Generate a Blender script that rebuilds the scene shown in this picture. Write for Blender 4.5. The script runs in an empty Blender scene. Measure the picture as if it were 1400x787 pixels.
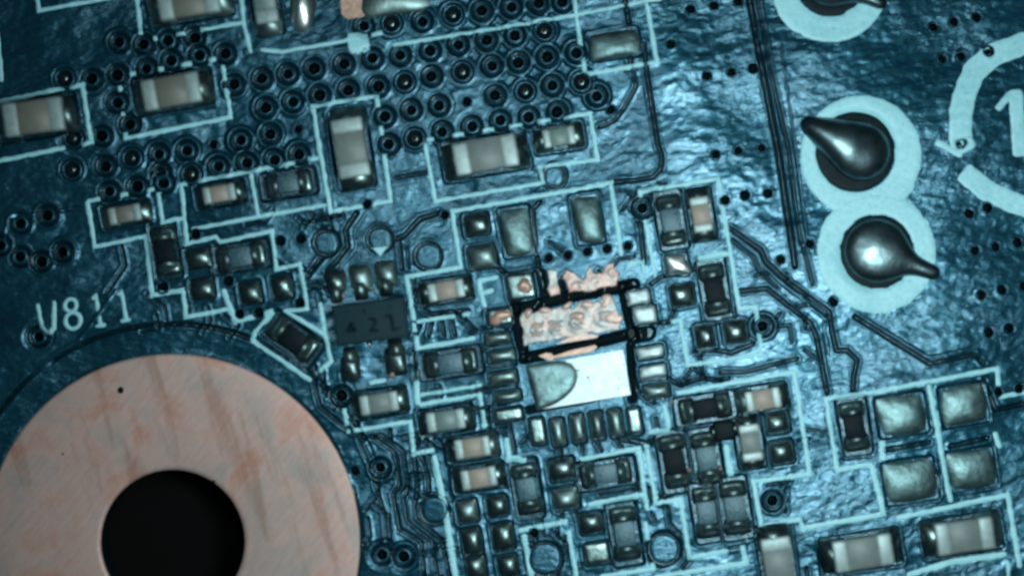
import bpy, bmesh, math, random
import numpy as np
from math import radians, pi, cos, sin

random.seed(7)
rng = np.random.default_rng(11)
S = 0.02                      # one photograph pixel on the board = 0.02 mm; scene unit is 1 mm
scene = bpy.context.scene
scene.unit_settings.system = 'METRIC'
scene.unit_settings.scale_length = 0.001
scene.unit_settings.length_unit = 'MILLIMETERS'
COL = scene.collection

# ------------------------------------------------------------------ camera
cam_d = bpy.data.cameras.new('microscope_camera')
cam = bpy.data.objects.new('microscope_camera', cam_d)
COL.objects.link(cam)
cam.location = (0, 0, 80)
cam.rotation_euler = (0, 0, 0)
cam_d.sensor_width = 36
cam_d.lens = 36 * 80 / 28.0
cam_d.clip_start = 1
cam_d.clip_end = 400
cam_d.dof.use_dof = True
cam_d.dof.focus_distance = 80.75
cam_d.dof.aperture_fstop = 0.013
scene.camera = cam

# ------------------------------------------------------------------ world, lamps, exposure
world = bpy.data.worlds.new('World')
scene.world = world
world.use_nodes = True
bg = world.node_tree.nodes['Background']
bg.inputs[0].default_value = (0.30, 0.60, 0.75, 1)
bg.inputs[1].default_value = 0.08

def area_lamp(name, loc, size, power, color, target=(0, 0, 0)):
    d = bpy.data.lights.new(name, 'AREA')
    d.shape = 'DISK'; d.size = size; d.energy = power; d.color = color
    o = bpy.data.objects.new(name, d); COL.objects.link(o)
    o.location = loc
    v = np.array(target, float) - np.array(loc, float)
    from mathutils import Vector
    o.rotation_euler = Vector(v).to_track_quat('-Z', 'Y').to_euler()
    return o
area_lamp('microscope_lamp', (7.8, -2.4, 27), 8, 7000, (0.79, 0.99, 1.0), (5.0, -1.4, 0))
area_lamp('added_glint_lamp', (-3.5, 5.0, 30), 6, 1500, (0.80, 0.98, 1.0), (-2.0, 1.5, 0))  # weaker lamp, added to raise glints on the left of the board

scene.view_settings.view_transform = 'Standard'
scene.view_settings.look = 'None'
scene.view_settings.exposure = 0.0
scene.view_settings.gamma = 1.0
scene.view_settings.use_curve_mapping = False
scene.render.engine = 'CYCLES'
scene.cycles.pixel_filter_type = 'BLACKMAN_HARRIS'
scene.cycles.filter_width = 2.0
scene.cycles.max_bounces = 5

# ------------------------------------------------------------------ materials
def new_mat(name):
    m = bpy.data.materials.new(name); m.use_nodes = True
    nt = m.node_tree
    return m, nt, nt.nodes['Principled BSDF']

def N(nt, typ, **kw):
    n = nt.nodes.new(typ)
    for k, v in kw.items():
        setattr(n, k, v)
    return n

def noise(nt, vec, scale, detail=3, rough=0.6, dist=0.0):
    n = N(nt, 'ShaderNodeTexNoise')
    n.inputs['Scale'].default_value = scale
    n.inputs['Detail'].default_value = detail
    n.inputs['Roughness'].default_value = rough
    n.inputs['Distortion'].default_value = dist
    nt.links.new(vec, n.inputs['Vector'])
    return n.outputs['Fac']

def mapped(nt, scale=(1, 1, 1), rot=0.0, world_space=True):
    if world_space:
        g = N(nt, 'ShaderNodeNewGeometry').outputs['Position']
    else:
        g = N(nt, 'ShaderNodeTexCoord').outputs['Object']
    r0 = N(nt, 'ShaderNodeMapping'); r0.inputs['Rotation'].default_value = (0, 0, rot)
    mp = N(nt, 'ShaderNodeMapping'); mp.inputs['Scale'].default_value = scale
    nt.links.new(g, r0.inputs['Vector']); nt.links.new(r0.outputs['Vector'], mp.inputs['Vector'])
    return mp.outputs['Vector']

def ramp(nt, fac, stops):
    r = N(nt, 'ShaderNodeValToRGB')
    els = r.color_ramp.elements
    while len(els) < len(stops):
        els.new(0.5)
    for e, (p, c) in zip(els, stops):
        e.position = p
        e.color = (*c, 1) if len(c) == 3 else c
    nt.links.new(fac, r.inputs['Fac'])
    return r.outputs['Color']

def bump(nt, fac, strength, distance, normal=None):
    b = N(nt, 'ShaderNodeBump')
    b.inputs['Strength'].default_value = strength
    b.inputs['Distance'].default_value = distance
    nt.links.new(fac, b.inputs['Height'])
    if normal is not None:
        nt.links.new(normal, b.inputs['Normal'])
    return b.outputs['Normal']

def simple(name, color, rough, metal=0.0, var=0.15, nscale=6, bstr=0.2, bscale=20, bdist=0.02, spec=0.5):
    m, nt, p = new_mat(name)
    v = mapped(nt)
    f = noise(nt, v, nscale, 4, 0.6)
    lo = tuple(c * (1 - var) for c in color); hi = tuple(min(1, c * (1 + var)) for c in color)
    nt.links.new(ramp(nt, f, [(0.3, lo), (0.7, hi)]), p.inputs['Base Color'])
    p.inputs['Roughness'].default_value = rough
    p.inputs['Metallic'].default_value = metal
    p.inputs['Specular IOR Level'].default_value = spec
    if bstr:
        nt.links.new(bump(nt, noise(nt, v, bscale, 4, 0.6), bstr, bdist), p.inputs['Normal'])
    return m

# solder mask: blue film over dull wrinkled copper
def make_mask():
    m, nt, p = new_mat('solder_mask_film')
    v = mapped(nt)
    vs = mapped(nt, (1.0, 2.3, 1.0), radians(-14))
    big = noise(nt, v, 0.35, 3, 0.55)
    fine = noise(nt, v, 9, 5, 0.7)
    a = ramp(nt, big, [(0.3, (0.008, 0.064, 0.099)), (0.7, (0.013, 0.088, 0.130))])
    b = ramp(nt, fine, [(0.35, (0.55, 0.62, 0.68)), (0.75, (1.25, 1.2, 1.15))])
    mul = N(nt, 'ShaderNodeMix', data_type='RGBA', blend_type='MULTIPLY')
    mul.inputs[0].default_value = 1.0
    nt.links.new(a, mul.inputs[6]); nt.links.new(b, mul.inputs[7])
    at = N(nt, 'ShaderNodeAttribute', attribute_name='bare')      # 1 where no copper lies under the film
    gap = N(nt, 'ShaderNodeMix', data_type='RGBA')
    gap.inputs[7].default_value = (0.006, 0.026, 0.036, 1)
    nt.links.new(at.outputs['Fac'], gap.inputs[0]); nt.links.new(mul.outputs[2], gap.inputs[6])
    nt.links.new(gap.outputs[2], p.inputs['Base Color'])
    p.inputs['Metallic'].default_value = 0.72
    p.inputs['Specular IOR Level'].default_value = 0.3
    p.inputs['Roughness'].default_value = 0.31
    p.inputs['Coat Weight'].default_value = 0.5
    p.inputs['Coat Roughness'].default_value = 0.15
    p.inputs['Coat Tint'].default_value = (0.72, 0.95, 1, 1)
    n1 = bump(nt, noise(nt, vs, 5.0, 3, 0.6, 0.7), 1.0, 0.017)
    n2 = bump(nt, noise(nt, vs, 11, 2, 0.5, 0.4), 1.0, 0.0085, n1)
    calm = ramp(nt, noise(nt, v, 0.28, 2, 0.5), [(0.38, (0.5, 0.5, 0.5)), (0.55, (1, 1, 1))])
    for l in [l for l in nt.links if l.to_node.type == 'BUMP' and l.to_socket.name == 'Height']:
        nt.links.new(calm, l.to_node.inputs['Strength'])
    nt.links.new(n2, p.inputs['Normal'])
    nt.links.new(n2, p.inputs['Coat Normal'])
    return m

def make_silk():
    m, nt, p = new_mat('silkscreen_ink')
    v = mapped(nt)
    f = noise(nt, v, 7, 5, 0.7)
    g = noise(nt, v, 1.3, 2, 0.5)
    a = ramp(nt, f, [(0.25, (0.18, 0.43, 0.50)), (0.42, (0.29, 0.60, 0.67)), (0.75, (0.38, 0.71, 0.77))])
    nt.links.new(a, p.inputs['Base Color'])
    p.inputs['Roughness'].default_value = 0.45
    nt.links.new(bump(nt, f, 0.5, 0.03), p.inputs['Normal'])
    return m

def make_copper(name, base=((0.46, 0.235, 0.185), (0.48, 0.31, 0.275), (0.37, 0.29, 0.27)), rough=0.55, metal=0.35, scr=0.35, patch=0.7):
    m, nt, p = new_mat(name)
    v = mapped(nt)
    vs = mapped(nt, (0.9, 5.0, 1.0), radians(-52))
    vt = mapped(nt, (0.22, 1.6, 1.0), radians(74))
    f = noise(nt, v, patch, 4, 0.6, 0.6)
    s = noise(nt, vs, 1.6, 5, 0.7)
    s2 = noise(nt, vt, 0.9, 4, 0.6)
    a = ramp(nt, f, [(0.34, base[2]), (0.52, base[1]), (0.66, base[0])])
    b = ramp(nt, s, [(0.3, (0.90, 0.91, 0.91)), (0.7, (1.09, 1.08, 1.07))])
    c = ramp(nt, s2, [(0.36, (0.80, 0.72, 0.66)), (0.47, (1, 1, 1)), (0.62, (1, 1, 1)), (0.78, (1.08, 1.09, 1.10))])
    m1 = N(nt, 'ShaderNodeMix', data_type='RGBA', blend_type='MULTIPLY'); m1.inputs[0].default_value = 1
    m2 = N(nt, 'ShaderNodeMix', data_type='RGBA', blend_type='MULTIPLY'); m2.inputs[0].default_value = 1
    nt.links.new(a, m1.inputs[6]); nt.links.new(b, m1.inputs[7])
    nt.links.new(m1.outputs[2], m2.inputs[6]); nt.links.new(c, m2.inputs[7])
    nt.links.new(m2.outputs[2], p.inputs['Base Color'])
    p.inputs['Metallic'].default_value = metal
    p.inputs['Roughness'].default_value = rough
    nt.links.new(bump(nt, s, scr, 0.03), p.inputs['Normal'])
    return m

M = {}
M['mask'] = make_mask()
M['silk'] = make_silk()
M['copper'] = make_copper('scratched_bare_copper')
M['copper2'] = make_copper('scraped_copper', ((0.39, 0.22, 0.19), (0.36, 0.245, 0.22), (0.24, 0.25, 0.25)), 0.42, 0.35, 0.4, 2.2)
M['cutin'] = make_copper('smeared_tinned_copper', ((0.37, 0.235, 0.21), (0.28, 0.255, 0.245), (0.20, 0.245, 0.25)), 0.42, 0.4, 0.25, 2.6)
M['pinkcu'] = simple('fresh_pink_copper', (0.44, 0.30, 0.26), 0.45, 0.35, 0.2, 6, 0.4, 8, 0.03)
M['wire'] = simple('torn_copper_foil', (0.42, 0.26, 0.20), 0.45, 0.4, 0.3, 8, 0.4, 10, 0.03)
M['tin'] = simple('bright_tinned_copper', (0.34, 0.41, 0.43), 0.42, 0.4, 0.2, 4, 0.15, 12, 0.02)
M['tin_dull'] = simple('dull_tinned_copper', (0.25, 0.31, 0.32), 0.42, 0.45, 0.3, 5, 0.4, 9, 0.03)
M['solder'] = simple('dull_solder', (0.16, 0.225, 0.225), 0.42, 1.0, 0.25, 5, 0.35, 7, 0.03)
M['solder_dull'] = simple('grey_teal_solder', (0.115, 0.185, 0.19), 0.46, 1.0, 0.35, 3, 0.5, 4, 0.05)
M['solder_dark'] = simple('dark_fluxed_solder', (0.12, 0.17, 0.17), 0.32, 1.0, 0.35, 5, 0.4, 7, 0.03)
M['solder_shiny'] = simple('shiny_solder', (0.55, 0.60, 0.58), 0.32, 1.0, 0.12, 5, 0.25, 5, 0.03)
M['pin'] = simple('smooth_dark_solder', (0.11, 0.16, 0.175), 0.33, 1.0, 0.4, 2.5, 0.4, 2.2, 0.06)
M['terminal'] = simple('plated_terminal', (0.27, 0.345, 0.345), 0.48, 0.4, 0.18, 8, 0.3, 14, 0.02)
M['tan'] = simple('tan_ceramic', (0.28, 0.235, 0.195), 0.5, 0, 0.12, 5, 0.15, 18, 0.02)
M['brown'] = simple('brown_ceramic', (0.145, 0.145, 0.12), 0.5, 0, 0.12, 5, 0.15, 18, 0.02)
M['grey'] = simple('grey_ceramic', (0.15, 0.18, 0.175), 0.5, 0, 0.12, 5, 0.15, 18, 0.02)
M['green'] = simple('grey_green_ceramic', (0.13, 0.19, 0.185), 0.45, 0, 0.12, 5, 0.15, 18, 0.02)
M['rblack'] = simple('black_resistor_glaze', (0.004, 0.009, 0.012), 0.5, 0, 0.3, 6, 0.2, 10, 0.02, 0.06)
M['rblue'] = simple('blue_resistor_glaze', (0.030, 0.085, 0.110), 0.40, 0.2, 0.45, 12, 0.6, 12, 0.03)
M['collar'] = simple('black_flux_collar', (0.003, 0.012, 0.016), 0.5, 0, 0.3, 3, 0.3, 4, 0.03, 0.08)
M['chip'] = simple('moulded_black_plastic', (0.008, 0.028, 0.037), 0.6, 0, 0.25, 14, 0.4, 26, 0.01, 0.12)
M['mark'] = simple('chip_marking', (0.001, 0.005, 0.008), 0.8, 0, 0.1, 10, 0, 1, 0.02, 0.03)
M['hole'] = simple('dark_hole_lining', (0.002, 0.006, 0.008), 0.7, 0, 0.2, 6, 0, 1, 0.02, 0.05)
M['core'] = simple('glass_fibre_laminate', (0.012, 0.022, 0.018), 0.8, 0, 0.3, 3, 0.3, 10, 0.02)
M['bench'] = simple('black_bench', (0.002, 0.002, 0.002), 0.9, 0, 0.2, 1, 0, 1, 0.02, 0.1)

# ------------------------------------------------------------------ helpers
def W(x, y, z=0.0):
    return ((x - 700) * S, (393.5 - y) * S, z * S)

def link(name, me, parent=None, mat=None, loc=None, rz=0.0, scale=None):
    o = bpy.data.objects.new(name, me); COL.objects.link(o)
    if parent is not None: o.parent = parent
    if loc is not None: o.location = loc
    if rz: o.rotation_euler = (0, 0, rz)
    if scale is not None: o.scale = scale
    if mat is not None and me is not None and not me.materials: me.materials.append(mat)
    return o

def tag(o, label, cat, group=None):
    o['label'] = label; o['category'] = cat
    if group: o['group'] = group
    return o

def mesh(name, v, f, smooth=True):
    me = bpy.data.meshes.new(name)
    me.from_pydata([tuple(map(float, a)) for a in v], [], f)
    if smooth:
        me.polygons.foreach_set('use_smooth', [True] * len(me.polygons))
    me.update()
    return me

_cache = {}
def box_mesh(lx, ly, h, bev, z0=0.0, mat='tan', seg=2, taper=1.0):
    """bevelled box in px units, centred on x,y, from z0 to z0+h"""
    key = ('box', round(lx, 1), round(ly, 1), round(h, 1), bev, z0, mat, seg, taper)
    if key in _cache: return _cache[key]
    bm = bmesh.new()
    bmesh.ops.create_cube(bm, size=1)
    for v in bm.verts:
        k = taper if v.co.z > 0 else 1.0
        v.co.x *= lx * S * k; v.co.y *= ly * S * k
        v.co.z = (z0 + (v.co.z + 0.5) * h) * S
    if bev:
        bmesh.ops.bevel(bm, geom=bm.edges[:], offset=bev * S, segments=seg, profile=0.5, affect='EDGES')
    me = bpy.data.meshes.new('block'); bm.to_mesh(me); bm.free()
    me.polygons.foreach_set('use_smooth', [True] * len(me.polygons))
    me.materials.append(M[mat]); _cache[key] = me
    return me

def pillow_mesh(lx, ly, h, z0, mat, n=4.0, p=2.2, q=0.75, rings=7, seg=32, lump=0.0, seed=0, peak=(0, 0)):
    """solder cushion on a rounded footprint, px units; n: how square the outline is, p: how flat the top is"""
    key = ('pil', round(lx, 1), round(ly, 1), round(h, 1), z0, mat, n, p, q, lump, seed, peak)
    if key in _cache: return _cache[key]
    r2 = np.random.default_rng(seed + 3); ph = r2.uniform(0, 6.28, 6)
    g = 14 if max(lx, ly) > 14 else 6
    t = np.sin(np.linspace(-1, 1, g + 1) * pi / 2)
    U, V = np.meshgrid(t, t)
    k = 0.5 if n <= 2.6 else (0.22 if n < 5 else (0.14 if n < 8 else 0.09))
    if n <= 2.6: Xp = U*np.sqrt(1 - V*V/2); Yp = V*np.sqrt(1 - U*U/2)
    else: Xp = U*np.sqrt(1 - k*V*V*U*U); Yp = V*np.sqrt(1 - k*U*U*V*V)
    Z = (np.clip(1 - np.abs(U)**p, 0, 1)*np.clip(1 - np.abs(V)**p, 0, 1))**(q*0.8)
    if lump:
        Z = Z*(1 + lump*(np.sin(2.1*U + ph[0])*np.sin(1.7*V + ph[1]) + 0.5*np.sin(3.3*U*V + ph[2])))
        A_ = np.arctan2(V, U); m = 1 + 0.35*lump*(np.sin(2*A_ + ph[3]) + 0.6*np.sin(3*A_ + ph[4]))
        Xp = Xp*m; Yp = Yp*m
    f0 = 1 - np.maximum(np.abs(U), np.abs(V))**2
    Xp = Xp*lx/2 + peak[0]*f0; Yp = Yp*ly/2 + peak[1]*f0
    vs = [(x*S, y*S, (z0 + h*z)*S) for x, y, z in zip(Xp.ravel(), Yp.ravel(), Z.ravel())]
    w = g + 1
    fs = [(j*w+i, j*w+i+1, (j+1)*w+i+1, (j+1)*w+i) for j in range(g) for i in range(g)]
    loop = [i for i in range(w)] + [j*w+g for j in range(1, w)] + [g*w+i for i in range(g-1, -1, -1)] + [j*w for j in range(g-1, 0, -1)]
    b0 = len(vs)
    for i in loop: vs.append((vs[i][0]*1.01, vs[i][1]*1.01, (z0 - 4)*S))
    for i in range(len(loop)):
        i2 = (i+1) % len(loop)
        fs.append((loop[i2], loop[i], b0+i, b0+i2))
    me = mesh('cushion', vs, fs); me.materials.append(M[mat]); _cache[key] = me
    return me

def lathe_mesh(name, prof, mats, seg=20):
    """prof: list of (r, z, material index of the band towards the next point), px units"""
    vs, fs, mi = [], [], []
    for r, z, _ in prof:
        for j in range(seg):
            a = 2 * pi * j / seg
            vs.append((r * cos(a) * S, r * sin(a) * S, z * S))
    for k in range(len(prof) - 1):
        for j in range(seg):
            j2 = (j + 1) % seg
            fs.append((k * seg + j, k * seg + j2, (k + 1) * seg + j2, (k + 1) * seg + j)); mi.append(prof[k][2])
    k = len(prof) - 1
    fs.append(tuple(k * seg + j for j in range(seg))); mi.append(prof[k][2])
    # the first profile point is the outermost, faces must look up
    fs = [tuple(reversed(f)) if prof[0][0] > prof[-1][0] and i < len(fs) - 1 else f for i, f in enumerate(fs)]
    me = mesh(name, vs, fs)
    for m in mats: me.materials.append(M[m])
    me.polygons.foreach_set('material_index', mi)
    return me

# ------------------------------------------------------------------ layout data (px on the board plane)
HOLE = (236, 740); HOLE_R = 98; RING_R = 257

VIAS = [(308,74),(320,116),(358,107),(393,101),(429,94),(470,88),(509,80),(547,76),(363,147),(400,139),(437,130),(476,123),
 (517,118),(255,206),(217,210),(329,192),(370,183),(298,228),(337,222),(375,218),(409,211),(220,236),(526,159),(562,150),
 (532,197),(163,58),(197,61),(230,56),(266,51),(126,108),(161,102),(201,94),(234,83),(272,76),(160,140),(139,186),
 (178,170),(577,29),(659,15),(588,69),(626,61),(665,55),(704,48),(590,104),(672,90),(709,85),(600,144),(677,131),
 (605,180),(645,173),(684,165),(736,5),(769,3),(748,78),(788,72),(755,117),(816,131),(723,160),(762,153),(144,227),
 (149,262),(187,255),(224,250),(65,294),(28,351),(56,357),(86,344),(0,335),(53,460),(520,639),(523,757),(552,760),
 (1056,684),(1043,446),(467,541),(879,284),(497,36),(699,10),(28,305)]
VIAS_DARK = [(553,112),(180,216),(567,189),(619,20),(632,98),(744,42),(718,125),(795,112),(98,232),(261,238),(88,107),(535,32),(100,189)]
DOTS = [(944,13),(976,8),(1009,3),(917,60),(967,104),(1000,99),(1030,93),(978,211),(1009,206),(1041,202),(1019,267),(1050,264),
 (991,274),(750,353),(776,349),(803,344),(830,340),(858,336),(1067,355),(1107,333),(1325,292),(1350,284),(1333,342),
 (1361,337),(1391,331),(1342,403),(1370,396),(1399,391),(1352,454),(1380,448),(1276,37),(1304,30),(1335,24),(1288,81),
 (1314,77),(1365,535),(1393,530),(292,198),(408,177),(638,139),(835,150),(486,643),(608,294),(411,326),(383,329),(312,384),
 (222,392),(328,429),(354,427),(410,414),(502,279),(730,728),(1139,412),(1314,196),(1352,70),(268,320)]
TESTPADS = [(446,332,16),(519,327,16),(585,350,17),(745,764,22),(908,750,20),(757,241,13),(594,697,18)]

GROOVES = [  # (points, width, depth)
 ([(1025,-40),(1025,0),(1043,100),(1063,200),(1087,363)], 9, 3.4),
 ([(1036,-40),(1036,0),(1056,110),(1078,200),(1094,322),(1111,388)], 4, 2.0),
 ([(880,60),(884,100),(900,200),(905,215),(903,232),(893,242),(872,246),(837,249)], 6, 3.2),
 ([(866,99),(870,117),(855,145),(840,165),(820,174)], 4, 2.2),
 ([(998,312),(1041,342),(1047,357),(1080,388),(1134,426),(1138,454),(1144,479),(1159,479),(1172,492),(1167,515),(1166,532)], 6, 3.0),
 ([(1012,398),(1048,394),(1108,441),(1117,461),(1131,537)], 6, 3.0),
 ([(1000,328),(1030,352),(1036,368),(1062,392)], 3, 1.6),
 ([(1169,433),(1271,497),(1332,484),(1345,497)], 6, 1.6),
 ([(487,291),(472,314),(475,337),(459,358),(447,370)], 7, 2.8),
 ([(600,291),(574,299),(553,322),(538,327)], 7, 3.0),
 ([(445,348),(419,380)], 6, 2.2),
 ([(545,328),(549,368)], 4, 2.2), ([(556,332),(559,366)], 3, 2.0),
 ([(408,297),(416,305),(470,294)], 4, 2.0),
 ([(489,597),(502,628),(525,701),(529,742)], 3.5, 1.8),
 ([(508,595),(538,617),(546,663),(537,676),(546,722),(576,740),(581,800)], 4.5, 2.2),
 ([(533,587),(534,602),(551,617),(558,666),(551,681),(556,712),(591,740),(600,800)], 4.5, 2.2),
 ([(566,622),(571,671),(566,689),(569,709),(604,737),(617,800)], 4.5, 2.2),
 ([(574,620),(585,648),(586,671),(576,686),(584,704)], 4.5, 2.2),
 ([(587,622),(594,650)], 3.5, 1.8),
 ([(430,500),(430,527),(437,555),(466,579),(500,600)], 5, 2.4),
 ([(441,505),(443,535),(466,562),(490,580)], 4, 2.0),
 ([(738,276),(728,286),(733,347),(745,404)], 6, 3.0),
 ([(868,264),(862,286),(875,307),(881,358)], 6, 3.0),
 ([(676,340),(682,366),(693,375),(734,368),(741,404)], 6, 3.0),
 ([(876,520),(912,516),(930,527),(960,516),(985,520)], 5, 2.6),
 ([(985,508),(1020,508),(1050,500),(1090,490)], 5, 2.2),
 ([(545,200),(583,194)], 5, 2.2), ([(540,243),(583,236)], 5, 2.2),
 ([(165,337),(170,363),(145,400)], 4, 2.0),
 ([(640,455),(660,448),(700,450)], 4, 2.2), ([(650,478),(700,470)], 4, 2.2), ([(650,505),(705,497)], 4, 2.2), ([(655,532),(705,526)], 4, 2.2),
 ([(666,556),(672,620)], 4, 2.2), ([(697,580),(704,618)], 3.5, 2), ([(712,605),(730,590)], 4, 2.2),
 ([(574,445),(566,460)], 4, 2.4), ([(590,442),(586,458)], 4, 2.4), ([(604,440),(607,458)], 4, 2.6), ([(617,438),(622,457)], 4, 2.6), ([(634,434),(650,452)], 4, 2.6),
 ([(562,420),(566,400),(574,392)], 4, 2.2), ([(575,420),(590,430),(640,424)], 5, 2.6),
 ([(905,600),(880,604),(862,600),(850,590)], 5, 2.6), ([(815,602),(822,615)], 4, 2.4), ([(793,602),(797,616)], 4, 2.4), ([(840,598),(850,612)], 4, 2.4),
 ([(765,608),(767,628)], 6, 2.4), ([(769,696),(767,712)], 4, 2.2), ([(784,694),(790,708)], 4, 2.2),
 ([(912,690),(916,715),(930,730)], 3.5, 1.8), ([(890,700),(896,712)], 3.5, 1.8), ([(820,674),(880,664)], 5, 2.4),
 ([(720,742),(740,745),(758,748),(766,768),(762,787)], 4, 2.2), ([(757,728),(776,745)], 3, 1.6),
 ([(796,770),(880,756)], 5, 2.2), ([(640,560),(690,552)], 4, 2.2),
 ([(1210,615),(1270,604)], 6, 2.4), ([(1300,610),(1350,598)], 6, 2.4), ([(1268,625),(1282,650),(1284,675)], 6, 2.4), ([(1345,520),(1362,560),(1400,552)], 7, 2.6),
 ([(570,500),(574,520)], 3.5, 2), ([(564,480),(568,520)], 3.5, 2),
 ([(980,430),(1000,425)], 4, 2), ([(950,480),(975,478),(1000,482),(1030,470)], 5, 2.4),
 ([(925,415),(915,440),(880,442)], 5, 2.4), ([(890,388),(905,378),(940,375),(955,360)], 5, 2.6),
 ([(1095,585),(1130,590)], 3, 1.0), ([(1074,665),(1074,700)], 3, 1.0),
 ([(848,600),(888,610)], 4, 2.0),
 ([(860,95),(866,60),(852,-10)], 7, 2.4),
]
# dark burnt channels round the lifted chip
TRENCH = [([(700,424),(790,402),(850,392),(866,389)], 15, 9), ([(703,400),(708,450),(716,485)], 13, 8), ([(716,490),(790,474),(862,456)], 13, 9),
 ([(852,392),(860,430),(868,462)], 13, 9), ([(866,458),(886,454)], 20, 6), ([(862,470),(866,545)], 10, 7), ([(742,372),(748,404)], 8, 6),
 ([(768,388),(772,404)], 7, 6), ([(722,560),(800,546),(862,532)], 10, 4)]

TRACES = [  # raised copper under the mask (points, width)
 ([(14,298),(50,293)], 9), ([(80,289),(112,283)], 9), ([(8,310),(4,330)], 9),
 ([(160,395),(125,442),(104,470),(78,482),(40,522),(0,572),(-40,625)], 10),
 ([(500,292),(484,314),(487,338),(470,360),(452,384)], 8),
 ([(602,300),(578,308),(558,330),(552,340)], 6),
 ([(1003,322),(1036,348),(1041,362),(1074,392),(1126,432),(1128,456),(1134,486)], 7),
 ([(1068,60),(1074,110),(1088,200),(1104,322)], 6),
 ([(1034,40),(1050,100),(1070,200),(1090,330)], 5),
 ([(498,600),(512,630),(534,700),(538,745)], 5),
 ([(521,596),(546,618),(553,664),(545,678),(552,718),(584,740),(590,795)], 5),
 ([(545,600),(560,622),(565,668),(559,684),(563,712),(598,740),(608,795)], 5),
 ([(436,500),(436,530),(441,550),(468,571)], 5),
 ([(1183,436),(1270,488),(1330,476)], 8),
]

# silkscreen strokes (points, width)
SILK = [
 ([(48,-20),(53,15),(133,0),(200,-12)],6), ([(-6,30),(-2,70),(2,112)],6),
 ([(184,-20),(193,50)],6.5), ([(197,56),(330,31)],6), ([(328,-20),(333,29),(343,73)],6.5),
 ([(168,104),(303,79),(315,160),(172,189),(163,110)],6.5),
 ([(-30,145),(113,116),(125,195),(-30,226)],6.5),
 ([(356,68),(384,71),(465,57),(553,38)],6), ([(476,61),(504,56)],32), ([(537,62),(700,35),(784,21),(905,-2)],5.5),
 ([(427,145),(515,131),(534,275),(452,289),(427,145)],6.5),
 ([(580,192),(807,155),(817,218),(738,228),(742,250),(595,275),(580,192)],6),
 ([(850,350),(835,250),(618,289),(630,365),(556,378),(566,438)],6.5),
 ([(569,440),(622,431)],6.5), ([(632,430),(643,428)],7), ([(565,441),(571,476),(650,462)],6.5),
 ([(569,520),(571,553)],8), ([(573,540),(659,526)],6), ([(573,553),(656,539),(663,581)],6.5), ([(660,578),(664,584)],12),
 ([(784,-10),(788,22),(800,102),(898,85),(884,4)],6.5),
 ([(896,378),(875,262),(982,244),(1011,422),(1033,419),(1041,484),(941,499),(930,438),(910,439)],6.5),
 ([(954,353),(997,346)],9), ([(858,361),(878,358),(882,375)],6),
 ([(119,275),(216,258),(222,304),(254,297)],6.5), ([(119,275),(129,337),(198,323),(208,403),(250,396),(254,433),(316,422)],6.5),
 ([(436,216),(248,252),(255,333),(295,324),(301,331),(372,316),(378,368),(410,361),(421,422),(388,425)],6.5),
 ([(262,313),(350,297),(447,280)],6), ([(343,236),(353,295)],6), ([(305,395),(314,420),(322,438),(352,432),(376,424)],8),
 ([(388,424),(445,457),(453,493),(424,519),(346,466),(349,453),(374,426)],6.5), ([(438,413),(445,457)],7),
 ([(468,545),(476,589),(561,576),(566,620),(594,615)],6.5), ([(505,523),(528,519)],6.5), ([(593,622),(609,700),(625,800)],9),
 ([(692,598),(696,632)],9), ([(698,625),(722,630)],9),
 ([(794,628),(874,612),(884,696)],7), ([(804,689),(883,675)],7.5), ([(882,712),(894,776),(820,788)],7),
 ([(883,606),(897,687),(930,682),(943,762),(996,752)],7), ([(1015,745),(1020,769),(895,788)],7.5),
 ([(709,725),(776,712)],8), ([(716,729),(729,800)],8), ([(777,724),(790,800)],7), ([(992,607),(1000,653)],9),
 ([(925,537),(1086,508),(1107,648),(1030,658),(1041,719),(1094,710),(1100,727)],7), ([(908,553),(915,588)],8), ([(888,591),(916,586)],7),
 ([(1101,721),(1208,702),(1191,633)],8), ([(1205,594),(1207,628)],10),
 ([(1191,634),(1145,642),(1129,545),(1192,536),(1363,504),(1368,542),(1420,533)],7),
 ([(1269,525),(1284,600),(1300,686)],8), ([(1226,708),(1378,676),(1394,775)],8), ([(1240,786),(1300,768),(1376,757)],9), ([(1377,765),(1380,810)],6),
 ([(1360,590),(1367,612)],8),
 # letter F, digit 1, ring round the digit
 ([(655,384),(663,420)],7), ([(653,384),(681,378)],7), ([(660,400),(675,396)],6),
 ([(1388,123),(1394,214)],23), ([(1362,150),(1382,128)],13),
 ([(1480,66),(1440,58),(1400,60),(1356,76),(1332,98),(1319,127),(1313,152),(1312,190),(1320,208)],36),
 ([(1316,234),(1345,258),(1385,278),(1430,290),(1480,286)],33), ([(1279,194),(1315,213)],11),
 # U811
 ([(52,415),(57,445),(62,453),(69,454),(74,448),(74,411)],6.5),
 ([(126,409),(131,404),(138,445)],5.5), ([(131,446),(145,443)],5.5), ([(161,403),(166,398),(173,438)],5.5), ([(165,439),(179,436)],5.5),
]
def ell(cx, cy, rx, ry, a0=0, a1=2*pi, n=24):
    return [(cx + rx*cos(a0+(a1-a0)*i/n), cy + ry*sin(a0+(a1-a0)*i/n)) for i in range(n+1)]
SILK += [(ell(97,417,8,8.5), 5.5), (ell(100,438,10.5,11), 5.5)]

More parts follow.
